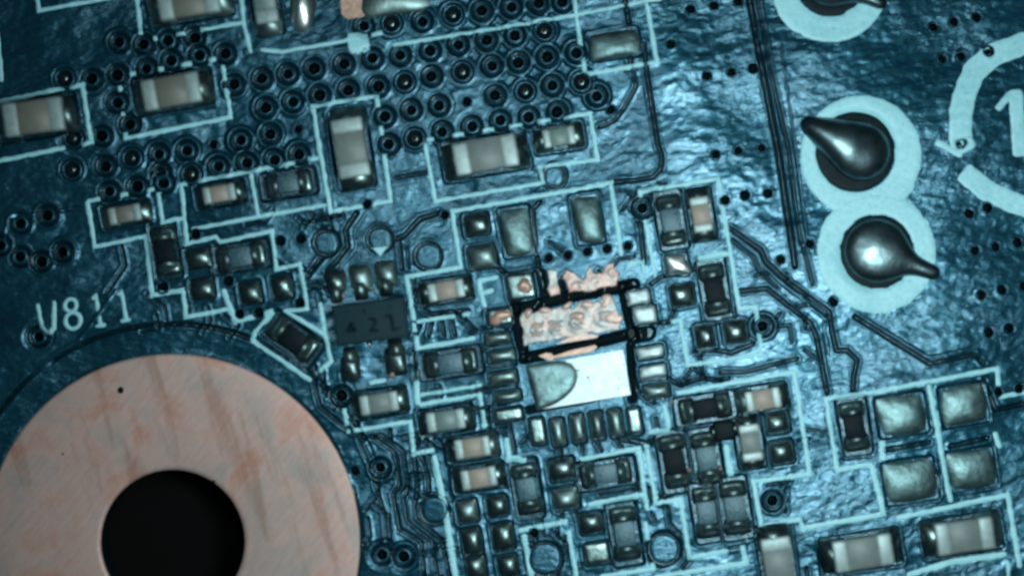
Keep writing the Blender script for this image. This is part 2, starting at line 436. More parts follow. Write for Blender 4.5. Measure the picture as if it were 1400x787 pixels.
# soldered-over empty pads: (x, y, length along board x, width, style)
PADS = [(271,353,34,27,'d'),(276,394,32,28,'d'),(342,400,29,30,'d'),(385,392,27,31,'d'),(652,307,32,29,'d'),(659,351,37,32,'s'),
 (768,641,33,29,'d'),(774,681,33,29,'s'),(639,698,28,30,'s'),(680,691,26,28,'d'),(645,740,26,36,'d'),(688,733,28,36,'d'),(651,776,26,32,'d'),(695,773,26,30,'d'),
 (808,715,31,28,'d'),(816,756,33,28,'f'),(1063,577,30,28,'d'),(1069,618,31,30,'d'),(933,403,32,30,'d'),(964,460,24,30,'d'),(1006,453,30,30,'d'),
 (926,361,30,27,'b'),(706,317,42,68,'p'),(804,300,37,66,'p'),(840,61,68,38,'p'),
 (1233,567,66,54,'p'),(1318,553,62,54,'p'),(1244,657,70,58,'p'),(1328,641,64,54,'p'),
 (680,462,34,15,'l'),(686,486,36,16,'l'),(688,516,37,17,'l'),(694,541,35,14,'l'),(695,567,38,16,'f'),
 (735,589,18,36,'f'),(763,590,17,37,'l'),(790,585,17,38,'l'),(816,581,17,38,'s'),(842,578,17,38,'l'),(868,575,17,36,'f'),
 (898,534,34,18,'l'),(893,507,36,16,'t'),(889,481,36,16,'t'),
 (882,430,30,24,'t'),(873,406,30,20,'t'),(712,391,36,34,'f'),(683,433,34,22,'f')]

COMPS = []   # filled below: kind, x, y, length, width, angle, body, label, category, group
A = 9
def cap(x, y, L, Wd, ang, body, label): COMPS.append(('cap', x, y, L, Wd, ang, body, label))
def res(x, y, L, Wd, ang, body, label): COMPS.append(('res', x, y, L, Wd, ang, body, label))
cap(260,3,82,44,A,'brown','large brown capacitor in the dashed outline box beside the upright grey one')
cap(237,126,78,41,A,'brown','brown capacitor in its own closed rectangle amid rows of vias')
cap(50,161,80,45,A,'brown','large dull brown capacitor in the open box left of the boxed brown one')
cap(362,-6,78,30,90+A,'green','upright grey capacitor next to the tall shiny solder blob')
cap(481,203,80,42,90+A,'grey','large upright grey capacitor alone in the tall outline box')
cap(664,213,86,43,A,'grey','largest grey capacitor sharing a stepped outline with a small capacitor')
cap(764,188,44,25,A,'green','small shiny capacitor beside the largest grey capacitor in the stepped outline')
cap(172,293,44,23,A,'brown','small capacitor alone in the jogged outline above the letters U811')
cap(301,265,44,23,A,'tan','small tan capacitor in the divided box next to a blue resistor')
cap(519,550,52,27,A,'grey','small grey capacitor under the black five-leg chip')
cap(610,397,50,25,A,'tan','small tan capacitor in the outline left of the letter F')
cap(610,574,52,27,A,'green','grey-green capacitor topmost of three stacked near the bright tinned pad')
cap(646,611,48,27,A,'tan','tan capacitor in the middle of three stacked capacitors')
cap(655,652,48,27,A,'tan','pinkish tan capacitor lowest of three stacked, above the small square pads')
cap(958,293,48,26,90+A,'tan','upright tan capacitor with bright ends beside a blue resistor in the tall outline')
cap(1042,545,48,28,A,'tan','tan capacitor lying inside the outline corner above the upright grey one')
cap(1025,604,50,28,90+A,'grey','upright grey capacitor beside two dark square pads')
cap(1177,753,80,42,A,'grey','large grey capacitor with one bright end below the empty outlined area')
cap(1063,770,76,40,90+A,'grey','large upright grey capacitor left of the grey capacitor with one bright end')
cap(1315,730,78,43,A,'grey','large grey capacitor under the four big dull solder pads')
res(394,251,54,27,A,'rblue','blue-topped resistor in the divided box next to a small tan capacitor')
res(226,343,56,29,90+A,'rblack','upright black resistor left of the square solder pads above U811')
res(329,351,58,29,A,'rblue','blue resistor lying above the three square solder pads')
res(400,463,60,31,-36,'rblack','black resistor turned diagonally beside the copper ring')
res(616,496,64,29,A,'rblue','blue resistor lying beside the column of narrow pads')
res(720,668,60,29,90+A,'rblue','upright blue resistor next to two stacked square pads')
res(828,647,60,29,A,'rblue','blue resistor lying inside the outline under the row of narrow upright pads')
res(854,729,64,31,90+A,'rblue','upright blue resistor beside two square pads inside the lower outline')
res(922,630,64,31,90+A,'rblack','upright black resistor next to a blue one below the diagonal dark component')
res(966,626,62,30,90+A,'rblue','upright blue resistor right next to an upright black one')
res(966,700,60,29,90+A,'rblue','upright blue resistor paired with a round-bodied dark one')
res(1005,694,64,32,90+A,'rblue','upright dark resistor with rounded body, solder specks along its side')
res(964,558,62,30,A,'rblack','black resistor lying left of the tan capacitor in the outline corner')
res(917,301,60,29,90+A,'rblue','upright blue resistor beside the upright tan capacitor with bright ends')
res(977,396,62,30,90+A,'rblack','upright black resistor above the two pads in the stepped outline')
res(1168,582,58,30,90+A,'rblack','upright black resistor beside the four big dull solder pads')

# ------------------------------------------------------------------ height of the mask film
def tile(n, scale, seed):
    r = np.random.default_rng(seed)
    f = np.fft.rfft2(r.standard_normal((n, n)))
    kx = np.fft.fftfreq(n)[:, None]; ky = np.fft.rfftfreq(n)[None, :]
    k2 = kx ** 2 + ky ** 2
    f *= np.exp(-k2 * (scale * pi) ** 2 * 0.5 * 1.2)
    a = np.fft.irfft2(f, s=(n, n))
    return a / a.std()
TN = 1024
T_big, T_mid, T_small = tile(TN, 60, 1), tile(TN, 16, 2), tile(TN, 6, 3)
def samp(t, x, y):
    x = np.mod(x, TN); y = np.mod(y, TN)
    x0 = np.floor(x).astype(int) % TN; y0 = np.floor(y).astype(int) % TN
    fx = x - np.floor(x); fy = y - np.floor(y)
    x1 = (x0 + 1) % TN; y1 = (y0 + 1) % TN
    return (t[y0, x0]*(1-fx)*(1-fy) + t[y0, x1]*fx*(1-fy) + t[y1, x0]*(1-fx)*fy + t[y1, x1]*fx*fy)

STEP = 1.5
gx = np.concatenate([np.arange(-420, -24, 11), np.arange(-20, 1420.1, STEP), np.arange(1426, 1830, 11)]).astype(float)
gy = np.concatenate([np.arange(-300, -24, 11), np.arange(-20, 806.1, STEP), np.arange(812, 1095, 11)]).astype(float)
X, Y = np.meshgrid(gx, gy)
ca, sa = cos(radians(12)), sin(radians(12))
Hh = 2.0 * samp(T_big, X*0.8, Y) + 0.32 * samp(T_mid, X*ca - Y*sa, (X*sa + Y*ca)*1.8) + 0.16 * samp(T_small, X*ca - Y*sa, (X*sa + Y*ca)*1.6)

_u = (X-795)*cos(radians(9)) - (Y-462)*sin(radians(9)); _v = (X-795)*sin(radians(9)) + (Y-462)*cos(radians(9))
_q = np.maximum(np.abs(_u)/112, np.abs(_v)/112)               # the chip site is flat
_f = np.clip((1.12 - _q)/0.24, 0, 1); _f = _f*_f*(3-2*_f)
Hh = Hh*(1 - 0.93*_f) - 0.5*_f
H0 = Hh.copy()
Bare = np.zeros_like(Hh)

def sstep(e0, e1, x):
    t = np.clip((x - e0) / (e1 - e0), 0, 1)
    return t * t * (3 - 2 * t)

def window(x0, x1, y0, y1):
    i0, i1 = np.searchsorted(gx, [x0, x1]); j0, j1 = np.searchsorted(gy, [y0, y1])
    return slice(j0, j1), slice(i0, i1)

def seg_dist(px, py, pts):
    d = np.full(px.shape, 1e9)
    for (x0, y0), (x1, y1) in zip(pts[:-1], pts[1:]):
        dx, dy = x1 - x0, y1 - y0
        L2 = dx*dx + dy*dy + 1e-9
        t = np.clip(((px-x0)*dx + (py-y0)*dy) / L2, 0, 1)
        d = np.minimum(d, np.hypot(px - x0 - t*dx, py - y0 - t*dy))
    return d

def carve(pts, width, depth, lip=0.5):
    xs = [p[0] for p in pts]; ys = [p[1] for p in pts]
    m = width + 8
    w = window(min(xs)-m, max(xs)+m, min(ys)-m, max(ys)+m)
    d = seg_dist(X[w], Y[w], pts)
    cut = -depth * (1 - sstep(0 if width < 12 else width/2 - 2.5, width/2 + 1.6, d))
    rim = lip * np.exp(-((d - width/2 - 2.6) / 1.6) ** 2)
    Bare[w] = np.maximum(Bare[w], 1 - sstep(width/2 - 1.2, width/2 + 0.8, d))
    Hh[w] = Hh[w] + cut + rim

def blocked(x, y, m):
    for k, cx, cy, L, Wd, ang, b, l in COMPS:
        if math.hypot(x-cx, y-cy) < (L+Wd)/4 + m: return True
    for cx, cy, lx, ly, st_ in PADS:
        if abs(x-cx) < lx/2 + m*0.6 and abs(y-cy) < ly/2 + m*0.6: return True
    return math.hypot(x-795, (y-470)*1.2) < 75 or math.hypot(x-507, y-439) < 60
rw = random.Random(5)
for x0, x1, y0, y1, cnt in ((560,1110,360,800,150), (200,450,280,440,26), (430,570,480,800,16), (640,900,250,380,14)):
    for _ in range(cnt):
        x, y = rw.uniform(x0, x1), rw.uniform(y0, y1)
        d = radians(rw.choice([-9, 81, -9, 81, 36, -54])); pts = [(x, y)]
        for k in range(rw.choice([1, 2, 2])):
            L = rw.uniform(10, 32); x += L*cos(d); y += L*sin(d); pts.append((x, y)); d += radians(rw.choice([-45, 45, 90]))
        if any(blocked(a, b, 9) for a, b in pts): continue
        GROOVES.append((pts, rw.uniform(2.8, 4.2), rw.uniform(1.2, 2.0)))
for pts, w_, d_ in GROOVES: carve(pts, w_ * 0.82, d_ * 1.5, 1.0)
carve(ell(*HOLE, 297, 297, radians(-160), radians(-20), 60), 6, 3.2)
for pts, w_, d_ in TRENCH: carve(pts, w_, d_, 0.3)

def radial(x, y, fn, R, ring=None):
    w = window(x-R, x+R, y-R, y+R)
    d = np.hypot(X[w]-x, Y[w]-y)
    Hh[w] = fn(d, Hh[w])
    if ring: Bare[w] = np.maximum(Bare[w], (1 - sstep(ring[1]-1, ring[1]+1, d))*(sstep(ring[0]-1, ring[0]+1, d) if ring[0] else 1))
for i, (x, y) in enumerate(VIAS + VIAS_DARK):
    def fn(d, h):
        blend = 1 - sstep(19, 23, d)
        lip = 1.3 * np.exp(-((d - 17.8) / 1.7) ** 2)
        moat = -4.2 * (1 - sstep(12.0, 17.0, d)) - 14 * (1 - sstep(6.5, 9, d))
        return h * (1 - 0.8 * blend) + lip + moat
    radial(x, y, fn, 26, (0, 14.6))
for (x, y) in DOTS:
    radial(x, y, lambda d, h: h + 0.45*np.exp(-((d-8.5)/1.8)**2) - 14*(1 - sstep(4.4, 6.6, d)) - 0.7*np.exp(-(d/13.0)**2), 30)
for (x, y, r) in TESTPADS:
    radial(x, y, lambda d, h: h*(1-(1-sstep(r+4, r+8, d))) - 3.0*(1 - sstep(r+2.0, r+5.0, d)), r+14, (0, r+4.2))

def rrect(x, y, lx, ly, ang, depth, grow, corner=6, bare=0.7):
    R = math.hypot(lx, ly)/2 + grow + 10
    w = window(x-R, x+R, y-R, y+R)
    a = radians(ang)
    dx, dy = X[w]-x, Y[w]-y
    u = dx*cos(a) - dy*sin(a); v = dx*sin(a) + dy*cos(a)
    qx = np.abs(u) - (lx/2 + grow - corner); qy = np.abs(v) - (ly/2 + grow - corner)
    d = np.hypot(np.maximum(qx, 0), np.maximum(qy, 0)) + np.minimum(np.maximum(qx, qy), 0) - corner
    cut = -depth * (1 - sstep(-2.2, 0.6, d))
    rim = 0.8 * np.exp(-((d - 2.0) / 1.5) ** 2)
    inside = 1 - sstep(-1, 3, d)
    Bare[w] = np.maximum(Bare[w], bare*(1 - sstep(-1.6, 0.4, d)))
    Hh[w] = Hh[w]*(1 - 0.93*inside) + rim + cut
for k, x, y, L, Wd, ang, body, label in COMPS:
    rrect(x, y, L + (30 if L > 70 else 22), Wd + 9, ang, 2.6, 2)
for x, y, lx, ly, st in PADS:
    rrect(x, y, lx, ly, A, 2.4, 2.5, 5, 0.25 if st == 'p' else 0.7)
for cx_, cy_, r_ in ((1169,207,55),(1199,344,51),(1135,-27,49)):
    radial(cx_, cy_, lambda d, h: h*sstep(r_, r_+8, d) - 1.2*(1 - sstep(r_-2, r_+1, d)), r_+12)
dring = np.hypot(X - HOLE[0], Y - HOLE[1])
Hh = np.where(dring < RING_R + 4, Hh*sstep(RING_R - 2, RING_R + 4, dring) - 0.6*(1 - sstep(RING_R, RING_R + 3, dring)), Hh)

TRENCH_LINES = TRENCH
def height_at(x, y, F=None):
    F = Hh if F is None else F
    i = np.clip(np.searchsorted(gx, x) - 1, 0, len(gx) - 2); j = np.clip(np.searchsorted(gy, y) - 1, 0, len(gy) - 2)
    fx = np.clip((x - gx[i]) / (gx[i+1] - gx[i]), 0, 1); fy = np.clip((y - gy[j]) / (gy[j+1] - gy[j]), 0, 1)
    return (F[j, i]*(1-fx)*(1-fy) + F[j, i+1]*fx*(1-fy) + F[j+1, i]*(1-fx)*fy + F[j+1, i+1]*fx*fy)

# ------------------------------------------------------------------ the bench and the board
def plate(name, x0, x1, y0, y1, z, mat):
    v = [W(x0, y1, z), W(x1, y1, z), W(x1, y0, z), W(x0, y0, z)]
    return link(name, mesh(name, v, [(0, 1, 2, 3)], False), None, mat)
bench = plate('bench_top', -2500, 3900, -2000, 2800, -80, M['bench'])
bench['kind'] = 'structure'

board = bpy.data.objects.new('circuit_board', None); COL.objects.link(board)
board.location = W(700, 393.5, -80)
tag(board, 'dark blue printed circuit board with pale blue outlines and a big copper ring', 'circuit board')
BZ = 80 * S
def bpart(name, me, mat=None, x=700, y=393.5, z=0, rz=0.0, scale=None, parent=None):
    loc = W(x, y, z); loc = (loc[0], loc[1], loc[2] + BZ)
    return link(name, me, parent or board, mat, loc, rz, scale)

ny, nx = X.shape
co = np.empty((ny*nx, 3), np.float32)
co[:, 0] = ((X - 700)*S).ravel(); co[:, 1] = ((393.5 - Y)*S).ravel(); co[:, 2] = (Hh*S).ravel()
idx = np.arange(ny*nx).reshape(ny, nx)
q = np.stack([idx[1:, :-1], idx[1:, 1:], idx[:-1, 1:], idx[:-1, :-1]], -1).reshape(-1, 4)
qd = np.hypot((X[1:, :-1]+X[:-1, 1:])/2 - HOLE[0], (Y[1:, :-1]+Y[:-1, 1:])/2 - HOLE[1]).ravel()
q = q[qd > HOLE_R + 14]
me = bpy.data.meshes.new('solder_mask')
me.vertices.add(len(co)); me.vertices.foreach_set('co', co.ravel())
me.loops.add(q.size); me.loops.foreach_set('vertex_index', q.ravel().astype(np.int32))
me.polygons.add(len(q)); me.polygons.foreach_set('loop_start', np.arange(0, q.size, 4, dtype=np.int32))
me.polygons.foreach_set('loop_total', np.full(len(q), 4, np.int32))
me.polygons.foreach_set('use_smooth', np.ones(len(q), bool))
me.update(calc_edges=True)
at_ = me.attributes.new('bare', 'FLOAT', 'POINT'); at_.data.foreach_set('value', Bare.astype(np.float32).ravel())
bpart('solder_mask', me, M['mask'])

# laminate core with the bored hole
def core_mesh():
    angs = sorted([2*pi*i/96 for i in range(96)])
    x0, x1, y0, y1 = -420-HOLE[0], 1826-HOLE[0], -300-HOLE[1], 1090-HOLE[1]
    for cx in (x0, x1):
        for cy in (y0, y1):
            angs.append(math.atan2(cy, cx) % (2*pi))
    angs = sorted(angs); n = len(angs)
    vs, fs = [], []
    for z, in ((-18,), (-80,)):
        for a in angs:
            vs.append(W(HOLE[0] + HOLE_R*cos(a), HOLE[1] + HOLE_R*sin(a), z))
        for a in angs:
            c, s = cos(a), sin(a)
            t = min((x1/c if c > 1e-9 else 1e9), (x0/c if c < -1e-9 else 1e9), (y1/s if s > 1e-9 else 1e9), (y0/s if s < -1e-9 else 1e9))
            vs.append(W(HOLE[0] + t*c, HOLE[1] + t*s, z))
    for j in range(n):
        k = (j+1) % n
        fs += [(j, k, n+k, n+j), (2*n+j, 3*n+j, 3*n+k, 2*n+k), (j, 2*n+j, 2*n+k, k), (n+j, n+k, 3*n+k, 3*n+j)]
    return mesh('core', vs, fs, False)
bpart('laminate_core', core_mesh(), M['core'])

def ring_mesh(prof, seg=160):
    vs, fs = [], []
    for r, z in prof:
        for j in range(seg):
            a = 2*pi*j/seg
            vs.append((r*cos(a)*S, r*sin(a)*S, z*S))
    for k in range(len(prof)-1):
        for j in range(seg):
            j2 = (j+1) % seg
            fs.append((k*seg+j, k*seg+j2, (k+1)*seg+j2, (k+1)*seg+j))
    return mesh('ring', vs, fs)
cring = bpart('copper_ring', ring_mesh([(HOLE_R, -20), (HOLE_R, -2.2), (HOLE_R+0.8, -0.4), (HOLE_R+3, 0.9), (HOLE_R+7, 1.3), (150, 1.4), (200, 1.4), (RING_R-4, 1.4), (RING_R-1, 0.9), (RING_R, -2.5)]), M['copper'], *HOLE)
hole_wall = bpart('hole_wall', ring_mesh([(HOLE_R-0.4, -79), (HOLE_R-0.4, -3.0)]), M['hole'], *HOLE)
for px_, py_, r_ in ((165,533,4.5),(292,658,2.2),(86,620,1.6)):
    o = link('pit', pillow_mesh(2*r_, 2*r_*1.1, 0.35, 0.0, 'hole', 2, 2, 0.8, 3, 14), cring)
    o.location = ((px_-HOLE[0])*S, (HOLE[1]-py_)*S, 1.35*S)

# vias, plugged vias, drilled dots, test pads
via_me = [lathe_mesh('via', [(12.5,-4.6,0),(11.2,-1.6,0),(10.2,-0.1,0),(8.8,0.5,0),(7.4,0.1,0),(6.2,-1.4,1),(5.4,-6,1),(5.0,-12,1)], ['mask','hole'], 22),
          lathe_mesh('via', [(12.2,-4.6,0),(10.6,-1.8,0),(9.4,-0.5,0),(8.4,-0.2,0),(7.8,-0.8,1),(6.9,-2.4,1),(5.8,-7,1),(5.0,-12,1)], ['mask','hole'], 22)]
plug_me = lathe_mesh('plugged_via', [(15.0,-4.6,0),(14.0,-2.2,0),(12.8,-1.0,0),(11.4,-1.8,1),(8,-4.0,1),(3.6,-4.6,2),(2.2,-3.8,2),(0.8,-3.4,2)], ['mask','hole','solder_dark'], 22)
dot_me = [lathe_mesh('drilled_hole', [(8.2,-0.6,0),(7.2,0.35,0),(6.3,0.2,1),(5.5,-1.6,1),(5.0,-6,1),(4.6,-10,1)], ['mask','hole'], 18),
          lathe_mesh('drilled_hole', [(10.5,-0.8,0),(9.3,0.9,0),(8.2,1.1,0),(7.2,0.2,1),(6.4,-2,1),(5.6,-10,1)], ['mask','hole'], 18)]
for i, (x, y) in enumerate(VIAS):
    s = random.uniform(0.93, 1.06)
    bpart('via', via_me[random.random() < 0.35], None, x + random.uniform(-.8, .8), y + random.uniform(-.8, .8), 0, random.uniform(0, 6), (s, s, 1))
for (x, y) in VIAS_DARK: bpart('plugged_via', plug_me, None, x, y)
RIMMED = {(411,326),(383,329),(312,384),(222,392),(354,427)}
for (x, y) in DOTS:
    s = random.uniform(0.92, 1.08)
    bpart('drilled_hole', dot_me[(x, y) in RIMMED], None, x, y, float(height_at(np.array(x+12.0), np.array(float(y))))*0.3, 0, (s, s, 1))
for (x, y, r) in TESTPADS:
    bpart('test_pad', pillow_mesh(2*r, 2*r, 3.0, -2.6, 'mask', 2, 14, 0.6, 8, 36), None, x, y)

# strokes draped over the film
def resample(pts, ds):
    out = []; corner = []
    for (x0, y0), (x1, y1) in zip(pts[:-1], pts[1:]):
        L = math.hypot(x1-x0, y1-y0); n = max(1, int(round(L/ds)))
        for i in range(n):
            out.append((x0 + (x1-x0)*i/n, y0 + (y1-y0)*i/n))
    out.append(pts[-1])
    return out

def stroke(name, pts, width, mat, ds=3.2, lift=0.55, crown=0.25, jit=0.45, gap=None, zflat=None, parent=None):
    closed = len(pts) > 3 and math.hypot(pts[0][0]-pts[-1][0], pts[0][1]-pts[-1][1]) < 1
    P = np.array(resample(pts, ds), float)
    if closed: P = P[:-1]
    n = len(P)
    prev = np.roll(P, 1, 0); nxt = np.roll(P, -1, 0)
    if not closed: prev[0] = 2*P[0]-P[1]; nxt[-1] = 2*P[-1]-P[-2]
    t0 = P - prev; t1 = nxt - P
    t0 /= np.linalg.norm(t0, axis=1)[:, None] + 1e-9; t1 /= np.linalg.norm(t1, axis=1)[:, None] + 1e-9
    t = t0 + t1; t /= np.linalg.norm(t, axis=1)[:, None] + 1e-9
    nrm = np.stack([-t[:, 1], t[:, 0]], 1)
    mit = 1/np.clip((nrm*np.stack([-t0[:, 1], t0[:, 0]], 1)).sum(1), 0.6, 1)
    wl = width/2*mit + jit*samp(T_mid, P[:, 0]*3 + 17, P[:, 1]*3)
    wr = width/2*mit + jit*samp(T_mid, P[:, 0]*3 + 417, P[:, 1]*3 + 99)
    if not closed:
        for e in (0, -1):
            wl[e] *= 0.6; wr[e] *= 0.6
    nac = 5 if width < 14 else 9
    us = np.linspace(-1, 1, nac)
    rows = []
    for u in us:
        wv = np.where(u < 0, wl, wr)[:, None]
        Q = P + nrm*wv*u
        if zflat is None:
            z = height_at(Q[:, 0], Q[:, 1]) + lift + crown*(1 - u*u)
            if abs(u) == 1: z = z - lift - 0.8
        else:
            z = np.full(n, zflat + (0 if abs(u) == 1 else lift))
        rows.append(np.column_stack([Q, z]))
    V = np.stack(rows, 1)                      # n x nac x 3
    hc = height_at(P[:, 0], P[:, 1], Hh - H0) if gap is not None else None
    vs = [W(*V[i, j]) for i in range(n) for j in range(nac)]
    runs, cur = [], []
    for i in range(n if closed else n-1):
        i2 = (i+1) % n
        if gap is not None and (hc[i] < gap or hc[i2] < gap):
            if cur: runs.append(cur); cur = []
            continue
        cur.append((i, i2))
    if cur:
        if closed and runs and runs[0][0][0] == 0 and cur[-1][1] == 0: runs[0] = cur + runs[0]
        else: runs.append(cur)
    o = None
    for run in runs:                            # every unbroken run is a piece of its own
        if gap is not None and len(run) < 2: continue
        ids = []; remap = {}; v2 = []; fs = []
        for (i, i2) in run:
            for r in (i, i2):
                if r not in remap:
                    remap[r] = len(v2)//nac; v2 += vs[r*nac:(r+1)*nac]
            a, b = remap[i]*nac, remap[i2]*nac
            for j in range(nac-1): fs.append((a+j, b+j, b+j+1, a+j+1))
        me = mesh(name, v2, fs)
        if me.polygons[len(me.polygons)//2].normal.z < 0: me.flip_normals()
        o = bpart(name, me, M[mat]) if parent is None else link(name, me, parent, M[mat])
    return o

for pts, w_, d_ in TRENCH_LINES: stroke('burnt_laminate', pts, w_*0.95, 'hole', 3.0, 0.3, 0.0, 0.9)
for pts, w_ in TRACES: stroke('copper_trace', pts, w_, 'mask', 3.0, 0.9, 0.9, 0.4)
for pts, w_ in SILK: stroke('silkscreen_line', pts, w_*1.18 if w_ < 10 else w_, 'silk', 2.6, 0.6, 0.25, 0.5, gap=-2.9 if w_ < 14 and not all(45 < a < 182 and 395 < b < 457 for a, b in pts) else None)

def eyelet(name, o, R, i, r, mat='silk', seg=72, z=0.0):
    vs, fs = [], []
    nk = 9
    for k in range(nk):
        t = k/(nk-1)
        for j in range(seg):
            a = 2*pi*j/seg
            x = (o[0]+R*cos(a))*(1-t) + (i[0]+r*cos(a))*t
            y = (o[1]+R*sin(a))*(1-t) + (i[1]+r*sin(a))*t
            jx = 0.5*float(samp(T_mid, np.array(x*3), np.array(y*3))) if k in (0, nk-1) else 0
            h = float(height_at(np.array(x), np.array(y)))
            h = max(h, -0.5) + 0.7 + z
            if k in (0, nk-1): h -= 1.6
            vs.append(W(x + jx*cos(a), y + jx*sin(a), h))
    for k in range(nk-1):
        for j in range(seg):
            j2 = (j+1) % seg
            fs.append((k*seg+j, (k+1)*seg+j, (k+1)*seg+j2, k*seg+j2))
    me = mesh(name, vs, fs)
    if me.polygons[len(me.polygons)//2].normal.z < 0: me.flip_normals()
    return bpart(name, me, M[mat])
eyelet('silkscreen_ring', (1178,213), 84, (1169,207), 53)
eyelet('silkscreen_ring', (1198,346), 83, (1199,344), 49, z=0.12)
eyelet('silkscreen_ring', (1135,-20), 81, (1135,-27), 47)

# solder cushions on empty pads
st = {'d': ('solder_dark', 6.5, 2.0, 1.0, 0.04), 's': ('solder', 7.0, 2.0, 1.0, 0.05), 'f': ('solder_dark', 2.2, 5.0, 0.7, 0.05),
      'b': ('solder_shiny', 4.0, 2.2, 0.8, 0.3), 'p': ('solder_dull', 6.5, 2.3, 1.0, 0.13), 'l': ('solder', 5.0, 2.0, 0.95, 0.08), 't': ('tin_dull', 2.6, 4.0, 0.6, 0.15)}
for i, (x, y, lx, ly, k) in enumerate(PADS):
    mt, h, p, qq, lump = st[k]
    pk = (random.uniform(-.08, .08)*lx, random.uniform(-.08, .08)*ly)
    if k == 'p': pk = (random.uniform(-.05, .05)*lx, -0.06*ly)
    me = pillow_mesh(lx, ly, h, -1.8, mt, 4.5 if k == 'p' else 9.0, p, qq, 8, 36, lump, i if lump > 0.2 else i % 5, (round(pk[0]), round(pk[1])))
    bpart('solder_pad', me, None, x, y, 0, radians(A))

# exposed, scraped metal in the middle of the board
def ragged(name, pts, top, mat, lumps=(), rough=0.17, step=1.2):
    """torn plate: a fine relief clipped to a ragged outline, with a wall down to the board"""
    xs = [p[0] for p in pts]; ys = [p[1] for p in pts]
    ax = np.arange(min(xs)-2, max(xs)+2, step); ay = np.arange(min(ys)-2, max(ys)+2, step)
    PX, PY = np.meshgrid(ax, ay)
    ins = np.zeros(PX.shape, bool)
    jx = PX + 1.1*samp(T_mid, PX*2.2, PY*2.2); jy = PY + 1.1*samp(T_mid, PX*2.2+300, PY*2.2)
    for (x0, y0), (x1, y1) in zip(pts, pts[1:]+pts[:1]):
        if y0 == y1: continue
        c = ((y0 > jy) != (y1 > jy)) & (jx < (x1-x0)*(jy-y0)/(y1-y0) + x0)
        ins ^= c
    Z = top + rough*samp(T_mid, PX*2.0, PY*2.6) + 0.35*rough*samp(T_small, PX*2, PY*2)
    for lx, ly, r, h in lumps:
        d = np.hypot(PX-lx, (PY-ly)*1.25)/r
        Z += 0.42*h*np.exp(-d**4) + 0.16*h*np.exp(-d**2)*np.sin(d*9 + lx)*(r > 8)
    edge = np.zeros(PX.shape, bool)
    er = ins.copy(); er[1:-1, 1:-1] = ins[1:-1, 1:-1] & ins[2:, 1:-1] & ins[:-2, 1:-1] & ins[1:-1, 2:] & ins[1:-1, :-2]
    Z = np.where(er, Z, -5.0)
    ids = -np.ones(PX.shape, int); keep = ins
    ids[keep] = np.arange(keep.sum())
    vs = [W(x, y, z) for x, y, z in zip(PX[keep], PY[keep], Z[keep])]
    q4 = np.stack([ids[1:, :-1], ids[1:, 1:], ids[:-1, 1:], ids[:-1, :-1]], -1).reshape(-1, 4)
    q4 = q4[(q4 >= 0).all(1)]
    return bpart(name, mesh(name, vs, [tuple(map(int, f)) for f in q4]), M[mat])
def slab(name, pts, z0, h, mat, bumps=(), tilt=0.0):
    bm = bmesh.new()
    f = bm.faces.new([bm.verts.new(W(x, y, z0)) for x, y in pts])
    if f.normal.z < 0: f.normal_flip()
    bm.normal_update()
    if f.normal.z < 0: f.normal_flip()
    r = bmesh.ops.extrude_face_region(bm, geom=[f])
    for v in [g for g in r['geom'] if isinstance(g, bmesh.types.BMVert)]: v.co.z += h*S
    bmesh.ops.delete(bm, geom=[f], context='FACES_ONLY') if f.is_valid else None
    top = [g for g in r['geom'] if isinstance(g, bmesh.types.BMFace)]
    edges = [e for e in top[0].edges]
    bmesh.ops.bevel(bm, geom=edges, offset=0.7*S, segments=2, affect='EDGES')
    bmesh.ops.triangulate(bm, faces=[fc for fc in bm.faces if len(fc.verts) > 4])
    bmesh.ops.recalc_face_normals(bm, faces=bm.faces[:])
    me = bpy.data.meshes.new(name); bm.to_mesh(me); bm.free()
    return bpart(name, me, M[mat])
c3 = lambda L: [(660+x/5.79, 340+y/5.79) for x, y in L]
c7 = lambda L: [(660+x/5.79, 470+y/5.79) for x, y in L]
ragged('exposed_copper', c3([(510,160),(595,160),(624,372),(520,382)]), 1.8, 'cutin')
ragged('exposed_copper', c3([(618,215),(650,152),(735,165),(775,225),(800,230),(835,150),(860,130),(895,190),(945,180),(960,110),(1040,100),(1060,150),(1092,205),(1075,305),(760,345),(672,360),(650,265)]), 2.4, 'copper2', ((790,392,16,1.6),(815,385,14,1.5),(838,372,9,2)))
ragged('exposed_copper', c3([(285,525),(330,485),(385,505),(470,462),(540,475),(640,440),(690,460),(780,412),(870,425),(945,382),(1050,400),(1075,512),(1112,560),(1095,640),(860,680),(320,775)]), 1.8, 'cutin', ((735,451,10,1.6),(760,450,9,1.4),(788,441,12,1.8),(828,433,15,2.0),(803,416,8,1.6),(830,411,10,2)))
slab('exposed_copper', c3([(580,752),(680,700),(800,668),(912,685),(905,702),(700,735)]), -3, 7.0, 'pinkcu')
slab('torn_foil', c7([(440,92),(500,70),(545,75),(560,95),(700,50),(890,8),(905,28),(840,65),(560,112),(545,135),(500,120)]), -3, 6.5, 'wire')
pad = slab('tinned_pad', c7([(345,180),(1110,45),(1170,400),(430,522)]), -3, 5.0, 'tin')
slab('silkscreen_mark', [(509,339),(530,337),(520,350)], -1.5, 2.6, 'silk')
